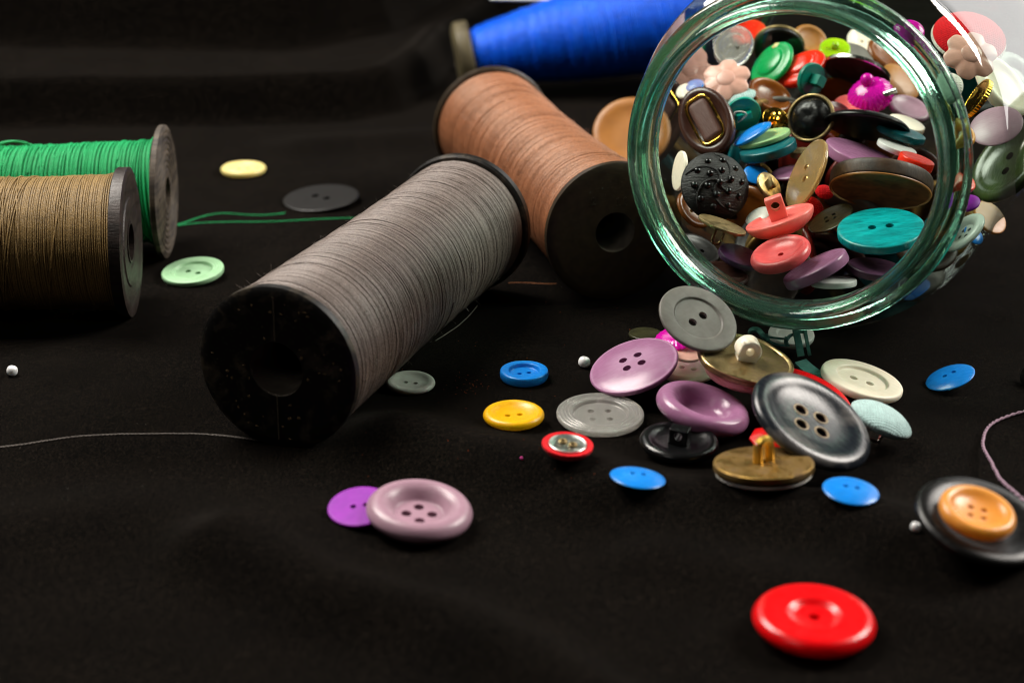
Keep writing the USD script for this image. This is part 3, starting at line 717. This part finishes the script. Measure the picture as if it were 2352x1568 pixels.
# dark green plastic hook: a slotted arm, a curled tip, two upright bars and a stamped foot
hk = thing("plastic_hook", "dark green plastic hook piece under the bottom of the jar rim", "hook", frame(at(1830, 800, .5), [0, 0, 1]))
Hi = np.linalg.inv(hk and frame(at(1830, 800, .5), [0, 0, 1]))
loc = lambda px, py, h: (Hi @ np.r_[at(px, py, h), 1])[:3]
def strap(pts, w, th, side):
    c = spline(pts, 24); t = np.gradient(c, axis=0); t /= np.linalg.norm(t, axis=1, keepdims=True)
    s = np.asarray(side, float) - t * (t @ side)[:, None]; s /= np.linalg.norm(s, axis=1, keepdims=True)
    u = np.cross(t, s)
    V = np.stack([c + s * w + u * th, c - s * w + u * th, c - s * w - u * th, c + s * w - u * th], 1).reshape(-1, 3)
    i = np.arange(23)[:, None] * 4; j = np.arange(4)[None]
    A, B = i + j, i + (j + 1) % 4
    F = np.vstack([np.stack([A, B, B + 4], -1).reshape(-1, 3), np.stack([A, B + 4, A + 4], -1).reshape(-1, 3), [[0, 2, 1], [0, 3, 2]], [[92, 93, 94], [92, 94, 95]]])
    m = trimesh.Trimesh(V, F, process=False)
    if m.volume < 0: m.invert()
    return m
sd = np.array([0, .35, .94])
obj("curled_tip", strap([loc(1724, 764, .95), loc(1730, 757, 1.0), loc(1742, 759, 1.0), loc(1752, 770, .95), loc(1762, 776, .9)], .06, .035, np.array([.2, .9, .5])), m_jade, hk)
obj("arm", cat_(strap([loc(1752, 771, .95), loc(1780, 776, .85), loc(1806, 778, .75)], .022, .05, sd), strap([loc(1756, 778, .85), loc(1780, 790, .7), loc(1810, 793, .6)], .022, .05, sd),
                strap([loc(1760, 770, .93), loc(1762, 777, .9), loc(1764, 782, .86)], .04, .04, np.array([1.0, 0, 0])), strap([loc(1806, 776, .75), loc(1804, 785, .7), loc(1807, 794, .62)], .03, .04, np.array([1.0, 0, 0])),
                strap([loc(1808, 790, .65), loc(1810, 776, .72), loc(1822, 768, .75), loc(1832, 772, .75)], .03, .03, sd)), m_jade, hk)
obj("upright_bar", strap([loc(1827, 754, 1.05), loc(1833, 782, .85), loc(1840, 818, .55)], .075, .04, np.array([1.0, 0, 0])), m_jade, hk)
obj("upright_bar", strap([loc(1848, 752, 1.05), loc(1853, 782, .85), loc(1860, 816, .55)], .035, .04, np.array([1.0, 0, 0])), m_jade, hk)
obj("cross_bar", strap([loc(1824, 760, 1.02), loc(1837, 759, 1.02), loc(1850, 760, 1.0)], .06, .04, np.array([0, .3, 1.0])), m_jade, hk)
obj("foot", strap([loc(1838, 830, .45), loc(1860, 850, .35), loc(1888, 868, .3)], .16, .03, np.array([.5, .8, .2])), m_jade, hk)

# lint and crumbs on the cloth
def crumbs(name, label, mat, n, box, lo, hi, seed):
    g = np.random.default_rng(seed); out = []
    for _ in range(n):
        p = on_cloth(*box(g), 0.0)
        s = trimesh.creation.icosphere(1, 1.0); s.vertices *= g.uniform(lo, hi, 3)
        s.apply_transform(trimesh.transformations.random_rotation_matrix(g.random(3))); s.apply_translation(p + [0, 0, lo])
        out.append(s)
    obj(name, cat_(*out), mat, label=label, cat="dust", kind="stuff", smooth=True)
crumbs("rust_crumbs", "tiny orange crumbs sprinkled on the cloth left of the heap", Q("rust_crumb", (188, 82, 24), rough=.8), 90,
       lambda g: (g.normal(1090, 25), g.normal(878, 16)) if g.random() < .4 else (g.uniform(820, 1500), g.uniform(660, 1130)), .003, .011, 3)
crumbs("lint_specks", "pale lint specks sprinkled over the cloth", Q("lint_speck", (150, 146, 138), rough=.9), 110,
       lambda g: (g.uniform(0, 2352), g.uniform(560, 1250)), .002, .007, 4)
crumbs("pink_crumb", "single bright pink crumb above the mauve button", Q("pink_crumb_plastic", (216, 60, 150), rough=.5), 1, lambda g: (1198, 1055), .03, .04, 6)

# ------------------------------------------------------------------ the jar, lying on its side with its mouth to the lens
JM = at_depth(1805, 379, 43.4)                      # middle of the mouth
JA = unit([math.sin(math.radians(22)), math.cos(math.radians(22)), -math.tan(math.radians(5))])
RB = 4.25                                    # body radius: rests on the cloth
RO, RI = 3.80, 3.16
M_RIM = clear("green_rim_glass", (152, 206, 184), rough=.075, ior=1.5, bump=.35, weight=.955)
M_PANE = pane("jar_wall_glass", (.86, .95, .90))
x = unit(np.cross([0, 0, 1.0], JA)); 
MJ = np.eye(4); MJ[:3, 0], MJ[:3, 1], MJ[:3, 2], MJ[:3, 3] = x, np.cross(JA, x), JA, JM
jar = thing("glass_jar", "greenish glass jar full of buttons lying on its side, mouth open", "jar", MJ)
rim = [(RI + .10, 0.05), (RI + .2, .0), (RO - .56, .0), (RO - .42, .06), (RO - .38, .2), (RO - .40, .33), (RO - .47, .42), (RO - .44, .5), (RO - .2, .54), (RO - .05, .60), (RO, .72), (RO, .86), (RO - .06, .98),
       (RO - .22, 1.06), (RO - .30, 1.15), (RO - .28, 1.3), (RO - .2, 1.5), (RO - .48, 1.5), (RI + .10, 1.3), (RI + .02, 1.1), (RI + .04, .9), (RI - .03, .7), (RI - .04, .45), (RI, .2)]
obj("rim", ring_lathe(chaikin(np.vstack([rim, rim[:1]]), 1)[:-1], 128), M_RIM, jar, smooth=60)
wall = [(RO - .22, 1.502), (RO - .18, 1.6), (RO + .02, 1.85), (RB - .08, 2.2), (RB, 2.6), (RB, 3.2), (RB, 6), (RB, 10.2), (RB - .15, 10.7), (RB - .6, 11.0), (RB - 1.2, 10.9), (0.01, 10.8)]
wp = chaikin(wall, 2); n_ = 128
th = np.arange(n_) * 2 * np.pi / n_
V = np.concatenate([np.stack([r * np.cos(th), r * np.sin(th), np.full(n_, z)], 1) for r, z in wp])
a_ = np.arange(n_); b_ = (a_ + 1) % n_
F = np.concatenate([np.vstack([np.stack([i * n_ + a_, i * n_ + b_, (i + 1) * n_ + b_], 1), np.stack([i * n_ + a_, (i + 1) * n_ + b_, (i + 1) * n_ + a_], 1)]) for i in range(len(wp) - 1)])
obj("wall", trimesh.Trimesh(V, F, process=False), M_PANE, jar, smooth=True)

# ------------------------------------------------------------------ buttons in the jar
def jd(py, off):
    return 45.1 + (650 - py) * .0150 + off
def jb(label, px, py, a, k, mat, kind="flat", t=.2, holes=0, lean=(0, 1), off=0.0, **kw):
    return button("button", label, px, py, a, k, mat, kind, t, holes, lean, d=jd(py, off), **kw)
IN = "inside the jar"
petals = lambda th: 1 + .09 * np.cos(6 * th) - .03 * np.cos(12 * th)
fl_dome = ("centre", lathe(chaikin([(0, .42), (.25, .41), (.42, .34), (.48, .24), (.46, .2), (0, .2)], 2), 40), m_blush)
jb("clear two-hole button at the top left of the jar mouth", 1683, 106, 50, .84, m_clear, "well", .24, 2, (-.7, .5), .6, spin=-25)
jb("pale pink flower-shaped button at the upper left of the jar mouth", 1666, 178, 55, .80, m_blush, "lens", .36, 0, (-.1, .4), -.3, parts=[fl_dome], outline=petals, spin=20, n=96, body="petals")
jb("emerald green domed button with a gold chip near the top of the jar mouth", 1762, 138, 61, .55, m_green, "stepdome", .5, 0, (-.77, .64), .3, body="dome", parts=[("gold_chip", lathe([(0, .345), (.7, .335), (1, .31), (0, .29)], 18, lambda th: (1 + .35 * np.sin(3 * th + 1) * np.cos(2 * th))).apply_scale([.17, .12, 1]).apply_translation([.30, .70, .012]), m_yel)])
jb("vermilion red lens-shaped button right of the emerald one in the jar", 1829, 138, 62, .46, m_redor, "stepdome", .7, 0, (-.54, .84), .0)
jb("lime green shank button at the top right of the jar mouth", 1918, 110, 36, .66, m_lime, "flat", .6, 0, (.05, 1), .3, body="disc", parts=[("shank", shank_eye(.3, .5, .5, .1), m_lime)])
jb("brass-rimmed dark button at the very top of the jar mouth", 1788, 116, 58, .8, m_black2, "dish", .25, 0, (0, -.6), 1.6, body="disc", parts=[("rim", trimesh.creation.torus(.96, .08, 60, 12), m_brass)])
jb("honey horn button at the top edge of the jar mouth", 1862, 88, 42, .75, m_tan, "dish", .4, 0, (.3, .6), 1.5)
jb("red button half seen at the top left of the jar mouth", 1722, 72, 40, .7, m_redor, "flat", .3, 0, (0, .8), 2.0)
jb("blue button corner above the oval brown one in the jar", 1594, 192, 22, .6, m_blue, "lens", .5, 0, (-.3, .9), .0)
jb("cream button sliver at the left inside the jar", 1570, 208, 20, .7, m_cream, "flat", .4, 0, (-.5, .6), .3)
jb("pale aqua leathery button below the pink flower in the jar", 1694, 212, 40, .42, m_aqua, "dome", .45, 0, (-.35, .93), .1)
jb("thick brown horn button in the middle of the jar mouth", 1772, 214, 58, .58, m_horn, "dish", .55, 0, (.45, .8), .35)
jb("teal green button with a square drilled shank in the jar", 1868, 184, 39, .74, m_tealg, "flat", .35, 0, (.85, -.15), .05, spin=-30, body="disc", parts=[("shank", shank_block(.62, .62, .85, .16, .3), m_tealg)])
jb("big dark coin-like button with a milled metal edge in the jar", 1968, 170, 76, .42, m_brown, "coin", .12, 0, (-.25, -1), .5, body="disc",
   parts=[("milled_edge", ring_lathe([(1.0, -.01), (1.03, .01), (1.03, .11), (1.0, .13)], 120), m_steel)])
jb("magenta crystal button with a steel pin in the jar", 1994, 200, 54, .74, m_mag, "dome", .7, 0, (-.3, .9), -.2, outline=flute, n=144, body="crystal",
   parts=[("knob", trimesh.creation.icosphere(2, .3).apply_translation([.0, .35, .75]), m_mag), ("pin", trimesh.creation.cylinder(.12, .9, transform=trimesh.transformations.rotation_matrix(1.4, [0, 1, 0]) @ trimesh.transformations.translation_matrix([-.3, -.35, .75])), m_steel)])
# oval brown button with gilt wire
ov = lambda th: 1 / np.sqrt(np.cos(th) ** 2 + (np.sin(th) / .70) ** 2)
pad = tri(rbox(1.2, .54, .3, .14, (0, 0, .22))); 
wire = tube(np.array([(.66 * math.copysign(abs(math.cos(a)) ** .5, math.cos(a)), .34 * math.copysign(abs(math.sin(a)) ** .5, math.sin(a)), .32) for a in np.linspace(0, 2 * np.pi, 61)[:-1]]), .035, 8, True)
jb("large oval dark brown button with a gilt wire and leathery pad, left in the jar", 1618, 275, 92, .86, m_brown, "dish", .32, 0, (-.45, .35), -.6, outline=ov, spin=-66, body="frame", parts=[("pad", pad, m_brown2), ("wire", wire, m_gold)])
jb("turquoise shank button with a scrap of thread in the jar", 1708, 264, 41, .9, m_turq, "flat", .3, 0, (.2, -.4), -.1, spin=15, body="disc",
   parts=[("shank", shank_block(.85, .4, .5, .12, .22), m_turq), ("thread_scrap", tube(spline([(-.5, .2, .45), (-.2, .45, .7), (.1, .25, .8), (-.1, 0, .75), (-.4, -.2, .6)], 30), .05, 6), T_WHITE)])
jb("blue lens button seen on edge in the jar", 1722, 297, 50, .16, m_blue, "lens", .42, 0, (-.54, .84), -.5)
jb("small gold button with a ring shank in the middle of the jar", 1781, 272, 30, .85, m_gold, "thin", .2, 0, (.2, .5), -.1, spin=-20, body="disc", parts=[("shank", shank_eye(.34, .85, .1, .26), m_gold)])
crk = lathe(profile("dome", .5), 60); crk.vertices *= [.86, .86, 1]
crk.vertices[:, 2] += (crk.vertices[:, 2] > .1) * .09 * (meshkit.fbm(crk.vertices * 2.4, 3, 9) - .5) * 2
jb("black crinkled glass button in a brass ring, centre of the jar", 1862, 271, 58, .90, m_black, "flat", .14, 0, (-.55, .4), -.3, body="backing", parts=[("rim", trimesh.creation.torus(.93, .075, 60, 14).apply_translation([0, 0, .14]), m_brass), ("stone", crk, m_black)])
jb("pale green button edge under the blue lens in the jar", 1753, 312, 62, .2, m_palegreen, "flat", .2, 0, (-.3, .95), -.2)
jb("deep teal button edge below the pale green one in the jar", 1762, 333, 66, .24, m_teald, "flat", .36, 0, (-.28, .95), -.3)
jb("large glossy black disc on edge across the jar", 1990, 296, 100, .28, m_black, "convexback", .3, 0, (-.1, -1), -.2)
jb("teal button on edge at the right of the jar mouth", 2072, 298, 58, .17, m_teald, "flat", .32, 0, (.28, .95), -.5)
jb("olive cream button behind the teal edge in the jar", 2084, 280, 44, .3, m_cream, "flat", .4, 0, (.3, .95), .2)
jb("white button edge right of the black disc in the jar", 2062, 334, 47, .2, m_white, "flat", .3, 0, (.3, .95), -.6)
jb("red orange button edge touching the right rim of the jar", 2108, 362, 42, .2, m_redor, "flat", .6, 0, (.3, .95), -.9)
jb("long lilac button edge under the black disc in the jar", 1985, 352, 92, .22, m_lilac, "flat", .3, 0, (.33, .94), -.4)
jb("second lilac button edge left of the clear amber disc in the jar", 1818, 384, 50, .3, m_lilac, "lens", .4, 0, (-.2, 1), .2)
jb("small brass button edge in the middle of the jar", 1838, 345, 24, .3, m_brass, "coin", .6, 0, (-.1, 1), -.1)
jb("translucent amber two-hole disc standing on edge in the jar", 1849, 398, 86, .36, m_clamb, "flat", .12, 2, (-.86, .35), -1.1, spin=68)
jb("small brass button with a rounded shank, left of the amber disc in the jar", 1768, 424, 34, .62, m_brass, "convexback", .55, 0, (.72, .6), -.5, spin=20, body="disc", parts=[("shank", shank_eye(.6, .5, .5, .1), m_brass)])
# black beaded dome
gems = []
for rr_, cnt, ph in ((.0, 1, 0), (.36, 6, .3), (.68, 10, .1)):
    for i in range(cnt):
        a_ = 2 * math.pi * i / cnt + ph
        zz_ = np.interp(rr_, [0, .36, .68], [.62, .575, .43])
        gm = trimesh.creation.icosphere(1, .105); gm.apply_translation([rr_ * math.cos(a_), rr_ * math.sin(a_), zz_]); gems.append(gm)
cords = []
for i in range(5):
    a_ = np.linspace(0, 1, 30)
    rr_ = .08 + .84 * a_
    ph = 2 * math.pi * i / 5 + 1.6 * a_
    zz_ = np.interp(rr_, [0, .3, .58, .82, .96], [.63, .60, .52, .375, .21])
    cords.append(tube(np.stack([rr_ * np.cos(ph), rr_ * np.sin(ph), zz_ - .0], 1), .035, 6))
m_jet = Q("jet_black", (10, 10, 11), rough=.12, bump=.1, dust=.0)
jb("large black dome button studded with cut beads, left in the jar", 1653, 418, 82, .93, m_jet2, "dome", .62, 0, (.3, .3), -1.0, body="dome",
   parts=[("bead", g, m_jet) for g in gems] + [("twisted_cord", c, m_jet2) for c in cords])
jb("cream disc on edge against the left inner wall of the jar", 1557, 392, 46, .3, m_cream, "flat", .2, 0, (-.95, .1), -.4)
jb("blue button behind the black beaded dome in the jar", 1738, 396, 30, .7, m_blue, "lens", .4, 0, (.2, .8), .3)
jb("brass leaf-thin button with a wire loop, low left in the jar", 1660, 514, 58, .2, m_brass, "coin", .12, 0, (.32, .94), -.5, spin=20, body="disc", parts=[("shank_loop", flipped(shank_loop(.2, .75, .06, 0)), m_brass)])
jb("coral pink bowl-shaped shank button near the jar lip", 1789, 496, 82, .20, m_pink, "bowl", .55, 0, (-.37, .93), -.5, spin=-6, body="bowl", parts=[("shank", shank_block(.5, .4, .72, .13, .45), m_pink)])
jb("coral pink thick button with a woodgrain top at the jar lip", 1789, 572, 72, .46, m_pink2, "dish", .42, 1, (-.36, .93), -.5)
jb("lilac button on edge leaning by the coral pink ones in the jar", 1868, 606, 80, .2, m_lilac, "flat", .36, 0, (-.5, .87), .0)
jb("grey white button low at the bottom of the jar mouth", 1915, 641, 53, .16, m_white, "flat", .3, 0, (-.06, 1), .4)
jb("big teal two-hole button with streaks, right of the jar mouth", 2023, 520, 100, .46, m_teal, "flat", .24, 2, (-.10, 1), -.8, spin=0)
jb("big worn wooden button tilted face down in the jar", 2022, 440, 118, .34, m_wood, "flat", .36, 4, (-.05, -1), -.3, body="disc", parts=[("back", lathe([(0, .362), (.94, .362), (.955, .36), (0, .34)], 60), m_woodb), ("worn_edge", trimesh.creation.torus(.965, .03, 80, 8).apply_translation([0, 0, .35]), m_tan)])
jb("dark olive four-hole button behind the coral bowl in the jar", 1907, 500, 56, .42, m_olive, "thin", .12, 4, (-.5, .86), .1)
jb("red fabric dome behind the coral bowl in the jar", 1866, 470, 32, .8, m_redfab, "dome", .6, 0, (.3, .6), .2)
jb("red cloth-covered button with a white ring, deep in the jar", 1896, 434, 22, .7, m_redfab, "dome", .6, 0, (.2, .8), .3)
jb("dark plum button at the lower right inside the jar", 2012, 610, 64, .3, Q("plum_plastic", (70, 44, 66), rough=.3), "flat", .3, 0, (.1, 1), .3)
jb("grey pearly sliver under the black beaded dome in the jar", 1738, 490, 32, .5, m_lgrey, "lens", .4, 0, (-.5, .8), .2)
jb("brown button behind the magenta crystal in the jar", 1930, 214, 60, .6, m_horn, "dish", .3, 0, (.3, .9), 1.2)
jb("pink button sliver under the magenta crystal in the jar", 1956, 236, 40, .5, m_pink, "flat", .3, 0, (0, 1), .6)
jb("dark maroon button right of the black crinkled glass one in the jar", 1925, 252, 36, .5, Q("maroon_plastic", (82, 26, 30), rough=.3), "dish", .3, 0, (.4, .9), .4)
jb("grey beige button beside the lime one in the jar", 1962, 128, 46, .6, m_dgrey, "flat", .2, 0, (.3, .9), 1.0)

jb("brown horn button beyond the coin-like one, against the right rim", 2046, 118, 54, .6, m_horn, "dish", .3, 0, (.4, .8), 1.2)
jb("dark honey button beyond the magenta crystal, against the right rim", 2076, 180, 52, .55, m_tan, "lens", .4, 0, (.5, .6), 1.0)
jb("mauve button beneath the steel pin at the right of the jar", 2090, 244, 50, .5, m_mauve, "dish", .3, 0, (.3, .9), .8)
jb("ivory button far back at the top right of the jar mouth", 1990, 92, 44, .7, m_cream, "dish", .3, 2, (.2, .6), 1.8)

jb("black button lying in the dark left corner low inside the jar", 1606, 568, 56, .5, m_black2, "dish", .25, 2, (.4, .8), .7)
jb("brown button low at the left behind the brass leaf-thin one", 1598, 478, 50, .6, m_horn, "dish", .25, 4, (.6, .5), .8)
jb("dark plum button wedged left of the coral pink thick one", 1702, 584, 52, .4, Q("dark_plum", (70, 40, 74), rough=.3), "flat", .3, 0, (.3, .9), .5)
jb("dark brown button at the very bottom left inside the jar", 1666, 622, 56, .4, m_brown, "dish", .25, 0, (.2, .9), .8)

# buttons pressed to the jar wall, seen through the glass
def at_wall(px, py, r):
    dv = unit(ray(px, py)); o = C0 - JM
    do, dd = o - JA * (o @ JA), dv - JA * (dv @ JA)
    A, B, C_ = dd @ dd, 2 * do @ dd, do @ do - r * r
    disc = B * B - 4 * A * C_
    s = (-B - math.sqrt(max(disc, 0))) / (2 * A)
    p = C0 + dv * s
    u = (p - JM) @ JA
    return p if u > 2.3 else p + dv * (2.3 - u) / (dv @ JA)
def wb(label, px, py, a, k, mat, kind="flat", t=.2, holes=0, lean=(0, 1), r=3.6, **kw):
    return button("button", label, 0, 0, a, k, mat, kind, t, holes, lean, pos=at_wall(px, py, r), **kw)
wb("big red fabric button with a white edge behind the glass, top right", 2235, 58, 86, .6, m_redfab, "dome", .5, 0, (.2, .9), 3.3, body="cover", parts=[("lace_edge", trimesh.creation.torus(.97, .05, 60, 8), m_whitefab)])
wb("pale pink flower-shaped button behind the glass at the right", 2232, 122, 60, .84, m_blush, "lens", .36, 0, (.2, .5), 3.6, parts=[fl_dome], outline=petals, spin=12, n=96, body="petals")
wb("pink crystal button behind the glass beside the jar rim", 2088, 66, 36, .8, m_mag, "dome", .5, 0, (0, .5), 3.5)
wb("white fabric button behind the glass beside the jar rim", 2166, 196, 44, .8, m_whitefab, "dome", .4, 0, (-.3, .6), 3.7)
wb("ridged gold button on edge behind the glass", 2240, 224, 50, .28, m_gold, "coin", .24, 0, (-.85, .5), 3.6, outline=lambda th: 1 + .025 * np.cos(40 * th), n=160)
wb("thick cream translucent button behind the glass at the right edge", 2312, 190, 84, .42, m_cream, "dish", .36, 0, (.75, .66), 3.6)
wb("grey green ring button behind the glass at the right edge", 2346, 176, 74, .5, m_greyring, "torus", .3, 2, (.75, .66), 3.6)
wb("amber ring-shaped button behind the glass beside the jar rim", 2212, 298, 40, .5, m_oran, "hollow", .6, 0, (.6, .8), 3.6)
wb("lilac grey button behind the glass above the bottle green one", 2286, 282, 62, .7, m_mauve, "lens", .3, 0, (-.3, .8), 3.55)
wb("bottle green dished button behind the glass at the right edge", 2305, 368, 104, .56, m_bottle, "dish", .3, 2, (-.75, .55), 3.65, spin=60)
wb("red orange button behind the glass, right of the jar rim", 2218, 412, 30, .5, m_redor, "flat", .6, 0, (.6, .7), 3.7)
wb("violet pink button behind the glass, right of the jar rim", 2220, 458, 30, .6, m_purple, "lens", .6, 0, (-.2, .8), 3.7)
wb("grey green ring button low behind the glass", 2208, 528, 58, .42, m_greyring, "torus", .3, 4, (-.72, .69), 3.6, spin=45)
wb("tan button low behind the glass", 2276, 498, 44, .6, m_tan, "flat", .2, 0, (.6, .6), 3.6)
wb("blue button low behind the glass under the grey green ring", 2240, 536, 26, .6, m_blue, "lens", .4, 0, (.5, .6), 3.6)
# the rest of the heap, which only shows in the gaps
G = "dim buttons deep in the heap inside the jar"
gf = np.random.default_rng(21)
FILL = [("black", m_black2), ("brown", m_brown), ("olive", m_olive), ("horn coloured", m_horn), ("deep teal", m_teald), ("wooden", m_wood), ("grey", m_dgrey), ("rust red", Q("rust_red_plastic", (120, 30, 22), rough=.3)), ("plum", Q("plum_plastic_dark", (64, 38, 60), rough=.3)), ("brass", m_gilt)]
cnt = tries = 0
while cnt < 110 and tries < 6000:
    tries += 1
    u_, a_, r_ = gf.uniform(2.6, 9.7), gf.uniform(0, 2 * math.pi), 3.45 * math.sqrt(gf.random())
    p = JM + JA * u_ + x * r_ * math.cos(a_) + np.cross(JA, x) * r_ * math.sin(a_)
    hgt = p[2] - JM[2]
    if hgt > -3.4 + (u_ - 1.2) * .95:
        continue
    pc = p - C0; dp = float(pc @ FW); pyy = IH / 2 - float(pc @ UPV) / dp * FPX; pxx = IW / 2 + float(pc @ RT) / dp * FPX
    if pxx < 2190 and dp < jd(pyy, 1.9):
        continue
    if pxx >= 2190 and r_ > 2.3:
        continue
    col, mt_ = FILL[int(gf.integers(len(FILL)))]
    R_ = gf.uniform(60, 100)
    R_ = min(R_, (3.75 - r_) * FPX / dp * 1.4 + 30)
    button("button", f"dim {col} button half buried deep in the heap inside the jar", 0, 0, R_, gf.uniform(.3, .95), mt_, "dish", .25, 0, (gf.normal(), gf.normal()), pos=p, group=f"dim {col} buttons deep in the heap inside the jar", n=40)
    cnt += 1
